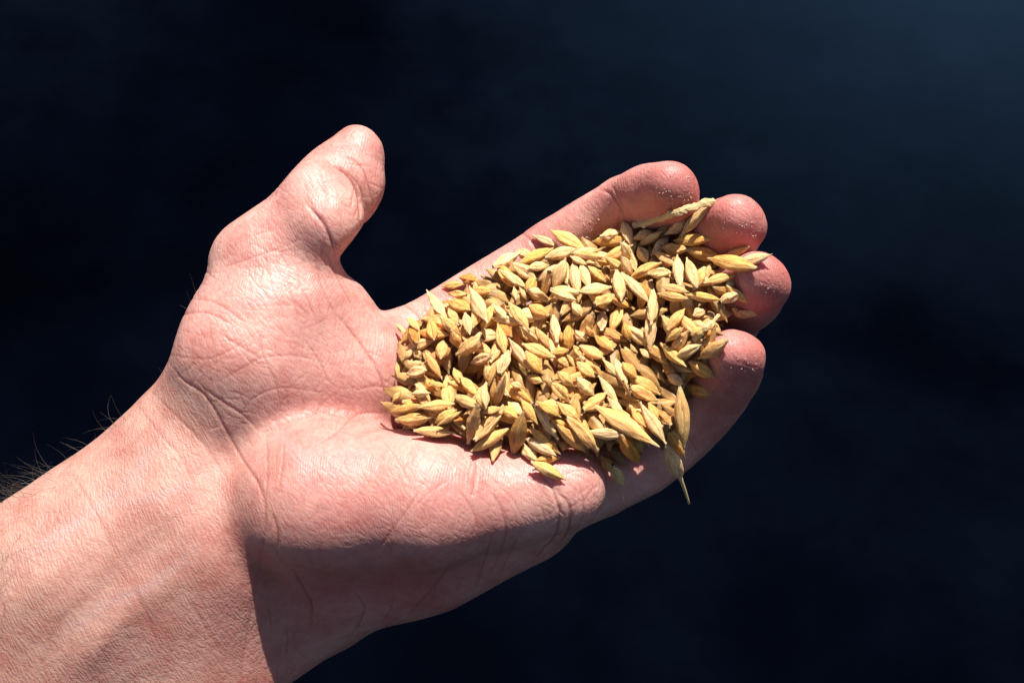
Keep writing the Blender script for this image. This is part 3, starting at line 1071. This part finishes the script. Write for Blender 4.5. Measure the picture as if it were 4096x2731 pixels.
# traced grains: base x, y, tip x, y, width (photo pixels), tone, kind
G = """2830 1095 2875 1090 25 t r|2420 1100 2440 1120 30 t h|2500 1165 2522 1200 25 y r|2400 1740 2455 1770 36 d r|2550 1700 2605 1745 40 b r
2680 1675 2722 1745 36 b r|2625 1640 2670 1690 50 b h|2235 1765 2268 1785 40 b r|2150 1120 2250 1060 50 k s|2645 1145 2740 1170 40 t r
2826 1160 2895 1178 48 b s|2900 1130 2940 1135 36 k h|2645 1458 2695 1500 46 b s|2670 1500 2730 1535 48 k r|2565 1398 2600 1430 36 p r
2595 1385 2637 1430 42 b h|2490 1400 2553 1480 48 b s|2143 1315 2196 1394 42 t r|2046 1535 2090 1548 36 p r|2112 1507 2170 1527 42 y r
1700 1520 1745 1560 52 g h|1722 1530 1785 1545 26 y l|1665 1540 1700 1562 40 p h|1650 1575 1720 1570 38 p r|1665 1400 1690 1432 36 p h
1590 1450 1598 1505 26 t l|1572 1605 1602 1565 28 y l|1640 1310 1670 1370 42 o h|1629 1273 1680 1320 36 y r|1590 1298 1632 1340 26 p h
1860 1255 1880 1335 46 p r|1800 1240 1835 1300 42 t r|1980 1225 2022 1272 38 p h|1995 1300 2045 1345 52 o s|2120 1222 2190 1262 56 g s
2056 1148 2064 1200 26 p l|2108 1200 2078 1150 28 p l|2290 1215 2325 1262 46 p r|2410 1250 2400 1320 52 k h|2342 1310 2375 1345 32 y r
2300 1325 2345 1364 42 p h|2222 1420 2272 1468 42 y r|2296 1385 2325 1432 38 y r|2340 1445 2393 1493 36 y h|2415 1440 2470 1505 38 p l
2493 1525 2525 1588 22 p h|2810 1340 2840 1318 38 o s|2803 1378 2817 1414 26 p l|1640 1460 1688 1453 32 p r|1820 1475 1850 1532 42 y r
2075 1005 2118 1032 50 p h|2345 1050 2380 1055 24 p h|2382 1048 2427 1062 28 g h|1795 1173 1864 1178 34 y h|1890 1160 1962 1166 48 g s
1815 1680 1868 1672 38 o h|2490 1640 2540 1700 24 y l|2505 1612 2522 1652 32 p l|2595 1615 2622 1668 42 g s|2910 1215 2952 1224 28 p r
1771 1143 1853 1138 42 y r|1843 1110 1912 1122 46 o h|1795 1205 1882 1240 60 g s|1764 1270 1835 1334 50 y r|1720 1283 1738 1358 54 g f
1785 1270 1708 1165 50 p l|1948 1285 1879 1150 62 p l|1808 1325 1846 1398 52 y r|1928 1352 1832 1414 72 t h|2020 1412 1992 1300 46 y r
1615 1437 1655 1395 28 p l|1700 1408 1765 1512 38 y l|1640 1492 1714 1478 56 p f|1770 1368 1765 1434 60 y f|1888 1450 1965 1420 50 p f
1998 1492 2032 1412 58 k h|1945 1462 1958 1532 32 p r|1980 1452 1958 1536 30 y r|1978 1522 1965 1627 34 y r|2018 1508 1980 1627 44 p f
1846 1508 1907 1577 46 y r|1905 1590 1950 1632 42 y r|1935 1548 1945 1627 42 p r|1690 1620 1563 1648 44 g r|1812 1613 1683 1626 46 y r
1823 1590 1902 1627 46 t r|2040 1215 2114 1317 52 y r|2090 1312 2152 1368 44 p h|2225 1367 2215 1265 48 p h|2040 1360 2124 1482 52 p l
2107 1410 2166 1492 56 g s|2095 1378 2208 1428 56 y r|2270 1400 2206 1412 38 g s|2324 1385 2412 1432 56 y f|2383 1345 2448 1400 48 g r
2232 1490 2292 1542 52 y r|2310 1450 2374 1505 52 y s|2310 1515 2374 1580 60 p f|2209 1535 2272 1597 60 y f|2378 1500 2447 1598 38 p l
2588 1387 2590 1250 54 p f|2665 1317 2730 1238 50 y r|2675 1362 2732 1310 38 y r|2768 1262 2817 1240 46 p r|2920 1235 2992 1272 42 p r
2950 1243 3038 1262 36 p l|2768 1338 2812 1312 42 y r|2708 1428 2799 1380 48 p f|2895 1365 2803 1432 64 t s|2630 1378 2707 1457 48 y r
2760 1447 2854 1507 62 g s|2750 1545 2837 1577 58 g s|2487 1452 2535 1507 48 g s|2490 1295 2514 1362 42 g r|2430 1590 2492 1657 36 p l
2138 942 2233 990 40 k r|2327 1000 2209 924 66 y r|2186 1031 2300 1000 60 p r|2087 1049 2207 995 52 g s|1979 1073 2072 1020 56 p h
2056 1054 2142 1117 60 p f|2002 1082 2104 1150 46 p r|2112 1168 2136 1112 54 g s|2115 1072 2192 1062 44 p r|2215 1152 2258 1042 62 p f
2308 1170 2293 1050 56 p f|2325 1060 2352 1152 50 p f|2195 1095 2175 1178 46 p h|2292 1015 2402 995 36 p r|2295 1015 2410 1030 36 y r
2282 1028 2342 1060 34 p r|2500 970 2372 970 60 g s|2405 945 2478 930 46 p h|2430 1035 2504 1082 44 y r|2353 1072 2418 1127 48 y f
2468 1085 2482 1202 60 p f|2440 1148 2315 1167 54 p r|2210 1155 2317 1176 44 p r|2207 1165 2297 1202 46 p r|2115 1163 2192 1202 48 p h
2380 1217 2452 1185 52 y h|2517 977 2492 885 50 p r|2533 957 2613 925 44 p r|2550 987 2634 935 42 p r|2555 993 2582 1052 56 p f
2597 1026 2667 953 46 k r|2650 947 2742 888 52 k l|2728 937 2830 825 48 k r|2825 960 2703 960 58 g s|2648 990 2747 1002 52 y h
2745 1000 2880 1036 62 g s|2893 1032 2977 995 44 t s|2616 1010 2688 1067 44 t r|2488 980 2520 1032 42 p h|2485 1030 2532 1097 52 p f
2527 1109 2637 1056 52 y h|2597 1095 2678 1092 52 p f|2490 1095 2592 1210 48 p r|2612 1165 2600 1292 48 p h|2642 1175 2742 1196 44 y r
2740 1180 2867 1201 40 g r|2897 1148 2987 1210 44 y r|2858 1210 2927 1182 52 p h|2817 1132 2940 1098 46 y s|2815 1072 2775 1157 56 y s
2703 1148 2705 1027 52 p f|2772 1150 2747 1037 54 p f|2950 1057 3074 1022 50 p r|2980 1082 2830 1040 68 g s|2036 1612 2090 1657 48 p r
2006 1630 2070 1670 52 g r|1586 1682 1723 1668 60 y r|1744 1687 1824 1640 50 y s|1755 1697 1845 1645 30 y l|1662 1722 1812 1731 50 t r
1912 1622 1873 1767 60 t h|1905 1752 2010 1632 62 t h|1930 1650 2007 1632 36 y r|2027 1717 1892 1797 52 y s|2085 1598 2148 1692 48 y l
2140 1618 2224 1744 50 p h|2150 1608 2238 1664 48 g r|2232 1612 2314 1677 50 y r|2200 1675 2276 1704 38 g l|2230 1700 2340 1805 54 y r
2270 1670 2384 1792 62 y h|2128 1718 2234 1808 56 g s|2106 1755 2217 1813 52 k s|2055 1812 2090 1652 74 b s|2095 1780 2144 1840 56 p h
2142 1836 2240 1828 40 g l|2130 1848 2256 1914 56 y r|2350 1720 2497 1734 54 k r|2427 1785 2504 1862 52 d r|2402 1822 2449 1885 48 g r
2445 1855 2490 1938 52 p h|2520 1630 2564 1692 50 g s|2478 1735 2552 1847 68 o s|2382 1625 2614 1772 74 y l|2560 1615 2657 1767 62 p l
2648 1700 2730 1822 54 g r|2712 1556 2735 1782 72 t s|2642 1772 2707 1902 70 p s"""
KIND = {'r': 'ribbed', 's': 'smooth', 'f': 'furrow', 'l': 'slim', 'h': 'husk'}
traced = []
for line in G.replace('\n', '|').split('|'):
    q = line.split()
    traced.append((*map(float, q[:5]), q[5], KIND[q[6]]))

PILE = np.array([(1640, 1330), (1605, 1450), (1600, 1640), (1700, 1690), (1850, 1720), (2050, 1750), (2180, 1770), (2330, 1730), (2430, 1770),
                 (2530, 1770), (2650, 1730), (2700, 1700), (2700, 1560), (2790, 1520), (2810, 1400), (2920, 1250), (2900, 1100), (2820, 1040),
                 (2740, 950), (2560, 940), (2400, 1010), (2250, 1010), (2080, 1070), (1950, 1150), (1850, 1210), (1740, 1270)], float)


def in_poly(x, y, poly):
    c = False
    n = len(poly)
    for i in range(n):
        x0, y0 = poly[i]; x1, y1 = poly[(i + 1) % n]
        if (y0 > y) != (y1 > y) and x < (x1 - x0) * (y - y0) / (y1 - y0) + x0:
            c = not c
    return c


def settle(cu, cv, ang, L, W, T, jitter=0.0, press=86, maxs=0.75):
    """rest one grain on whatever lies below it; returns the hand-frame matrix"""
    ca, sa = math.cos(ang), math.sin(ang)
    a = np.linspace(-0.46, 0.46, 11) * L
    b = np.linspace(-0.42, 0.42, 5) * W
    A, B = np.meshgrid(a, b, indexing='ij')
    U = cu + A * ca - B * sa
    V = cv + A * sa + B * ca
    H = hsample(U, V)
    H = np.maximum(H, np.percentile(H, 35) - 1.5)
    X = np.stack([np.ones(A.size), A.ravel(), B.ravel()], 1)
    co = np.linalg.lstsq(X, H.ravel(), rcond=None)[0]
    s1 = max(-maxs, min(maxs, co[1] + rng.normal(0, jitter)))
    s2 = max(-maxs, min(maxs, co[2] + rng.normal(0, jitter)))
    rel = 1 - (2 * A / L) ** 2 * 0.85 - (2 * B / W) ** 2 * 0.8
    low = -0.5 * T * np.sqrt(np.clip(rel, 0.02, 1))
    z0 = np.percentile(H - (s1 * A + s2 * B + low), press)
    # add the grain to the height map
    R = 0.5 * L
    i0 = max(0, int((cu - R - gu[0]) / HG)); i1 = min(len(gu), int((cu + R - gu[0]) / HG) + 2)
    j0 = max(0, int((cv - R - gv[0]) / HG)); j1 = min(len(gv), int((cv + R - gv[0]) / HG) + 2)
    UU, VV = np.meshgrid(gu[i0:i1] - cu, gv[j0:j1] - cv, indexing='ij')
    AA = UU * ca + VV * sa
    BB = -UU * sa + VV * ca
    rr = 1 - (2 * AA / L) ** 2 - (2 * BB / W) ** 2
    up = z0 + s1 * AA + s2 * BB + 0.5 * T * np.sqrt(np.clip(rr, 0, 1))
    blk = HM[i0:i1, j0:j1]
    HM[i0:i1, j0:j1] = np.where(rr > 0, np.maximum(blk, up), blk)
    x = Vector((ca, sa, s1)).normalized()
    y0 = Vector((-sa, ca, s2))
    z = x.cross(y0).normalized()
    y = z.cross(x).normalized()
    m = Matrix(((x.x, y.x, z.x, cu), (x.y, y.y, z.y, cv), (x.z, y.z, z.z, z0), (0, 0, 0, 1)))
    return m, math.sqrt(1 + s1 * s1)


def place(m, stretch, L, W, T):
    sc = Matrix.Diagonal((L * stretch * 0.001, W * 0.001, T * 0.001, 1))
    mm = m.copy()
    mm.translation = m.translation * 0.001
    return M @ mm @ sc


def jitter_tone(c, s=0.09):
    f = 1 + random.gauss(0, s * 0.6)
    return tuple(max(0.02, v * f * (1 + random.gauss(0, s * 0.25))) for v in c) + (1.0,)


# --- the buried grains that fill the hollow of the palm: one mass
fill_v, fill_f, fill_c = [], [], []
proto = [np.array([tuple(v.co) for v in VAR['ribbed'][i].vertices]) for i in range(3)]
pfaces = [tuple(p.vertices) for p in VAR['ribbed'][0].polygons]
nf = 0
x0, y0 = PILE.min(0); x1, y1 = PILE.max(0)
hidden = []


def target(u, v, px, py):
    # gently tilted top of the buried layer (level in the real world), sinking towards the rim
    e = min(np.hypot(PILE[:, 0] - px, PILE[:, 1] - py).min() / 220.0, 1.0)
    return -5.6 - (0.50 if v < 0 else 0.30) * v + 2.0 * e


tries = 0
while len(hidden) < 460 and tries < 8000:
    tries += 1
    px, py = random.uniform(x0, x1), random.uniform(y0, y1)
    if not in_poly(px, py, PILE):
        continue
    p = locate(px, py)
    if hsample(p[0], p[1]) > target(p[0], p[1], px, py):
        continue
    L = random.uniform(6.8, 9.0); W = L * random.uniform(0.36, 0.44); T = W * 0.85
    m, st = settle(p[0], p[1], random.uniform(0, 6.28), L, W, T, 0.15)
    hidden.append((m, st, L, W, T))
print('hidden', len(hidden), tries)

# --- loose grains of the upper layers that the tracing left out
extra = []
while len(extra) < 95:
    px, py = random.uniform(x0, x1), random.uniform(y0, y1)
    if not in_poly(px, py, PILE):
        continue
    p = locate(px, py)
    L = random.uniform(6.2, 8.0); W = L * random.uniform(0.36, 0.44); T = W * 0.85
    an = random.gauss(-0.75, 0.8)
    if hsample(p[0], p[1]) > target(p[0], p[1], px, py) + 4.0:
        continue
    m, st = settle(p[0], p[1], an, L, W, T, 0.2)
    extra.append((m, st, L, W, T, px, py, an))

# --- every grain is its own object
GROUP = 'barley grains heaped in the palm'
TONE_WORD = {'p': 'pale straw', 'y': 'straw yellow', 'g': 'golden', 't': 'tan', 'b': 'brown', 'k': 'greyish', 'o': 'orange brown', 'd': 'dark brown'}
KIND_WORD = {'ribbed': 'ribbed', 'smooth': 'plump smooth', 'furrow': 'furrowed', 'slim': 'slender', 'husk': 'crumpled'}


def zone(px, py):
    if py < 1010:
        if px < 2130: return 'on the index finger base'
        return 'against the index finger' if px < 2560 else 'below the index fingertip'
    if px > 2820:
        if py < 1130: return 'by the ring fingertip'
        return 'beside the little fingertip' if py > 1290 else 'under the ring fingertip'
    if py > 1800:
        return 'on the little finger' if px > 2380 else 'on the outer palm edge'
    if px < 1800:
        return 'at the thumb end' if py < 1450 else 'by the palm heel'
    col = 'thumbward' if px < 2150 else ('middle' if px < 2500 else 'fingerward')
    row = 'upper' if py < 1250 else ('central' if py < 1560 else 'lower')
    return f'in the {row} {col} heap'


def lie(ang):
    d = math.degrees(ang) % 180
    if d < 22 or d > 158: return 'lying crosswise'
    if d < 68: return 'slanting up right'
    if d < 112: return 'pointing up'
    return 'slanting down right'


def add_grain(m, st, L, W, T, px, py, ang, tone, kind, label=None, awn=False, flip=False):
    me = random.choice(VAR[kind])
    o = link('barley_grain', me)
    o.matrix_world = place(m, st, L, W, T)
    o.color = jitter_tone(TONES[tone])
    lab = label or f'{TONE_WORD[tone]} {KIND_WORD[kind]} barley grain {lie(ang)} {zone(px, py)}'
    tag(o, lab, 'grain', GROUP)
    if awn:
        link('awn', random.choice(AWNS), None, o)
    return o


for (m, st, L, W, T, px, py, an) in extra:
    add_grain(m, st, L, W, T, px, py, an, random.choice('yygtpbt'), random.choice(['ribbed', 'smooth', 'husk', 'furrow']))

SPECIAL = {
    (2642, 1772): 'plump barley grain hanging over the little finger, long bristle pointing down',
    (2382, 1625): 'largest straw yellow barley grain, long necked, lying across the lower heap',
    (2055, 1812): 'broad dark brown translucent barley grain standing upright at the lower heap edge',
    (2478, 1735): 'smooth orange brown barley grain lying on the little finger below the heap',
    (2712, 1556): 'long tan barley grain hanging upright beside the little finger',
    (2130, 1848): 'lowest straw yellow barley grain lying in the fold at the little finger base',
    (2950, 1057): 'pale barley grain sticking out over the ring fingertip',
    (2728, 937): 'greyish barley grain leaning between index and middle fingertips',
    (1843, 1110): 'short orange kernel fragment lying on the base of the index finger',
    (1785, 1270): 'slender pale barley grain whose stub pokes past the index finger base',
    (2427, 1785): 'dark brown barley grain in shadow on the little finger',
    (2980, 1082): 'broad golden barley grain reaching onto the ring finger',
}
LIFT = {(2642, 1772): 8.0, (2712, 1556): 1.5, (2427, 1785): 1.0, (2445, 1855): 1.5, (2402, 1822): 1.5, (2478, 1735): 1.0}
for (bx, by, tx, ty, wd, tone, kind) in traced:
    cx, cy = (bx + tx) / 2, (by + ty) / 2
    p = locate(cx, cy)
    s = (DMM - p[2]) / DMM / PXMM
    L = math.hypot(tx - bx, ty - by) * s * 1.10
    W = max(wd * s * 0.93, 0.25 * L)
    T = min(W * random.uniform(0.78, 0.92), 3.4)
    ang = math.atan2(-(ty - by), tx - bx)
    m, st = settle(p[0], p[1], ang, L, W, T, 0.16, 82)
    lab = SPECIAL.get((int(bx), int(by)))
    if (int(bx), int(by)) in LIFT:
        m.translation.z += LIFT[(int(bx), int(by))]
    awn = (int(bx), int(by)) == (2642, 1772)
    add_grain(m, st, L, W, T, cx, cy, ang, tone, kind, lab, awn)

# grains that still read alike are told apart by their order in the photo
byl = {}
for o in COL.objects:
    if o.name.startswith('barley_grain'):
        byl.setdefault(o['label'], []).append(o)
ORD = ['first', 'second', 'third', 'fourth', 'fifth', 'sixth', 'seventh', 'eighth']
for lab, os_ in byl.items():
    if len(os_) > 1:
        os_.sort(key=lambda o: o.matrix_world.translation.x)
        for q, o in enumerate(os_):
            o['label'] = f'{lab}, {ORD[min(q, 7)]} from left'.replace('straw yellow', 'yellow' if len(lab.split()) > 12 else 'straw yellow').replace(' plump smooth', ' smooth')

# buried mass as one object (browns darkened to paint the shadow in the gaps)
vall, fall, call = [], [], []
for (m, st, L, W, T) in hidden:
    pv = random.choice(proto)
    mm = np.array((m @ Matrix.Diagonal((L * st, W, T, 1))))
    q = pv @ mm[:3, :3].T + mm[:3, 3]
    base = sum(len(a) for a in vall)
    vall.append(q)
    fall += [tuple(i + base for i in f) for f in pfaces]
me = mesh_from('barley_heap', np.concatenate(vall) * 0.001, fall)
k = N('barley_heap_gap_shade')
tc = k.n('ShaderNodeTexCoord').outputs['Object']
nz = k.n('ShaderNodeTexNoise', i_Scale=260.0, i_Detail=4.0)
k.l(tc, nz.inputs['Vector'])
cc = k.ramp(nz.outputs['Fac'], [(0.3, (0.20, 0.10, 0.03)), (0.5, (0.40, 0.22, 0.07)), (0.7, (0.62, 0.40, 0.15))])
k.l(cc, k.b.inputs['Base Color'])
k.b.inputs['Roughness'].default_value = 0.55
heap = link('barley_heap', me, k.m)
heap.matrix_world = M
tag(heap, 'deeper barley grains filling the hollow of the palm beneath the others', 'grain', None, 'stuff')

# ----------------------------------------------------------------------------
# straw fragments and chaff
# ----------------------------------------------------------------------------
def stalk(name, pts, width, label, knots=(), zig=0.25, seed=1, lift=0.6):
    r = np.random.default_rng(seed)
    ctl = []
    for (px, py, dw) in pts:
        p = locate(px, py)
        w = float(hsample(p[0], p[1])) + lift + dw
        ctl.append(P3(px, py, w))
    path = smooth_path(np.array(ctl), 8)
    c0 = path.mean(0)
    vs_, fs_ = [], []
    n = len(path); sd = 8
    for i, p in enumerate(path):
        t = path[min(i + 1, n - 1)] - path[max(i - 1, 0)]
        t /= np.linalg.norm(t)
        a = np.cross((0, 0, 1.0), t); a /= np.linalg.norm(a)
        b = np.cross(t, a)
        wv = width * (1 + zig * math.sin(i * 1.9) + 0.12 * r.standard_normal())
        for kx in knots:
            wv *= 1 + 0.9 * math.exp(-((i / (n - 1) - kx) / 0.035) ** 2)
        if i == n - 1: wv *= 0.35
        off = a * width * zig * 0.8 * math.sin(i * 0.95 + 0.5)
        for s in range(sd):
            an = 2 * math.pi * s / sd
            rr = 1 + 0.12 * r.standard_normal()
            vs_.append((p + off - c0 + (a * math.cos(an) + b * math.sin(an) * 0.5) * wv * 0.5 * rr) * 0.001)
    for i in range(n - 1):
        for s in range(sd):
            q = i * sd
            fs_.append((q + s, q + (s + 1) % sd, q + sd + (s + 1) % sd, q + sd + s))
    fs_.append(tuple(range(sd - 1, -1, -1))); fs_.append(tuple((n - 1) * sd + s for s in range(sd)))
    o = link(name, mesh_from(name, vs_, fs_, False), MAT_STRAW)
    o.matrix_world = M @ Matrix.Translation(Vector(c0) * 0.001)
    tag(o, label, 'straw')
    return o


stalk('straw_fragment', [(2533, 905, 1.0), (2620, 880, 1.6), (2700, 852, 2.2), (2780, 825, 2.5), (2862, 802, 1.0)], 1.6,
      'jagged pale straw spike fragment lying across from the index to the middle fingertip', zig=0.10, seed=4)
stalk('straw_sprig', [(2776, 1362, 0.4), (2825, 1310, 0.8), (2880, 1258, 0.8)], 0.9,
      'thin pale straw sprig with a knot beside the little fingertip', knots=(0.48,), zig=0.08, seed=6)

# dust and tiny flakes of chaff clinging to the fingers
dv_, df_ = [], []
dr = random.Random(9)
zones = [(2300, 2480, 800, 1000, 60), (2480, 2800, 680, 900, 110), (2850, 3070, 800, 1000, 90), (2950, 3160, 1020, 1260, 80), (2830, 3030, 1360, 1600, 60),
         (2560, 2800, 1780, 1960, 30), (2000, 2300, 880, 1010, 40)]
for (ax, bx, ay, by, cnt) in zones:
    cand = np.where((hpx > ax) & (hpx < bx) & (hpy > ay) & (hpy < by) & (HN[:, 2] > 0.6))[0]
    for q in range(int(cnt * 0.5)):
        i = cand[int(len(cand) * dr.random())]
        n = HN[i]; c = HV[i] + n * 0.05
        a = np.cross(n, (dr.gauss(0, 1), dr.gauss(0, 1), dr.gauss(0, 1))); a /= np.linalg.norm(a) + 1e-9
        b = np.cross(n, a)
        l = dr.uniform(0.06, 0.18) if dr.random() < 0.9 else dr.uniform(0.3, 0.55)
        w = dr.uniform(0.05, 0.10)
        base = len(dv_)
        dv_ += [(c - a * l - b * w), (c + a * l - b * w * 0.6), (c + a * l * 0.8 + b * w), (c - a * l * 0.9 + b * w), (c + n * dr.uniform(0.08, 0.2))]
        df_ += [(base, base + 1, base + 4), (base + 1, base + 2, base + 4), (base + 2, base + 3, base + 4), (base + 3, base, base + 4), (base + 3, base + 2, base + 1, base)]
dust = link('chaff_dust', mesh_from('chaff_dust', np.array(dv_) * 0.001, df_, False), MAT_DUST)
dust.matrix_world = M
tag(dust, 'fine pale chaff dust clinging to the fingertips', 'chaff', None, 'stuff')
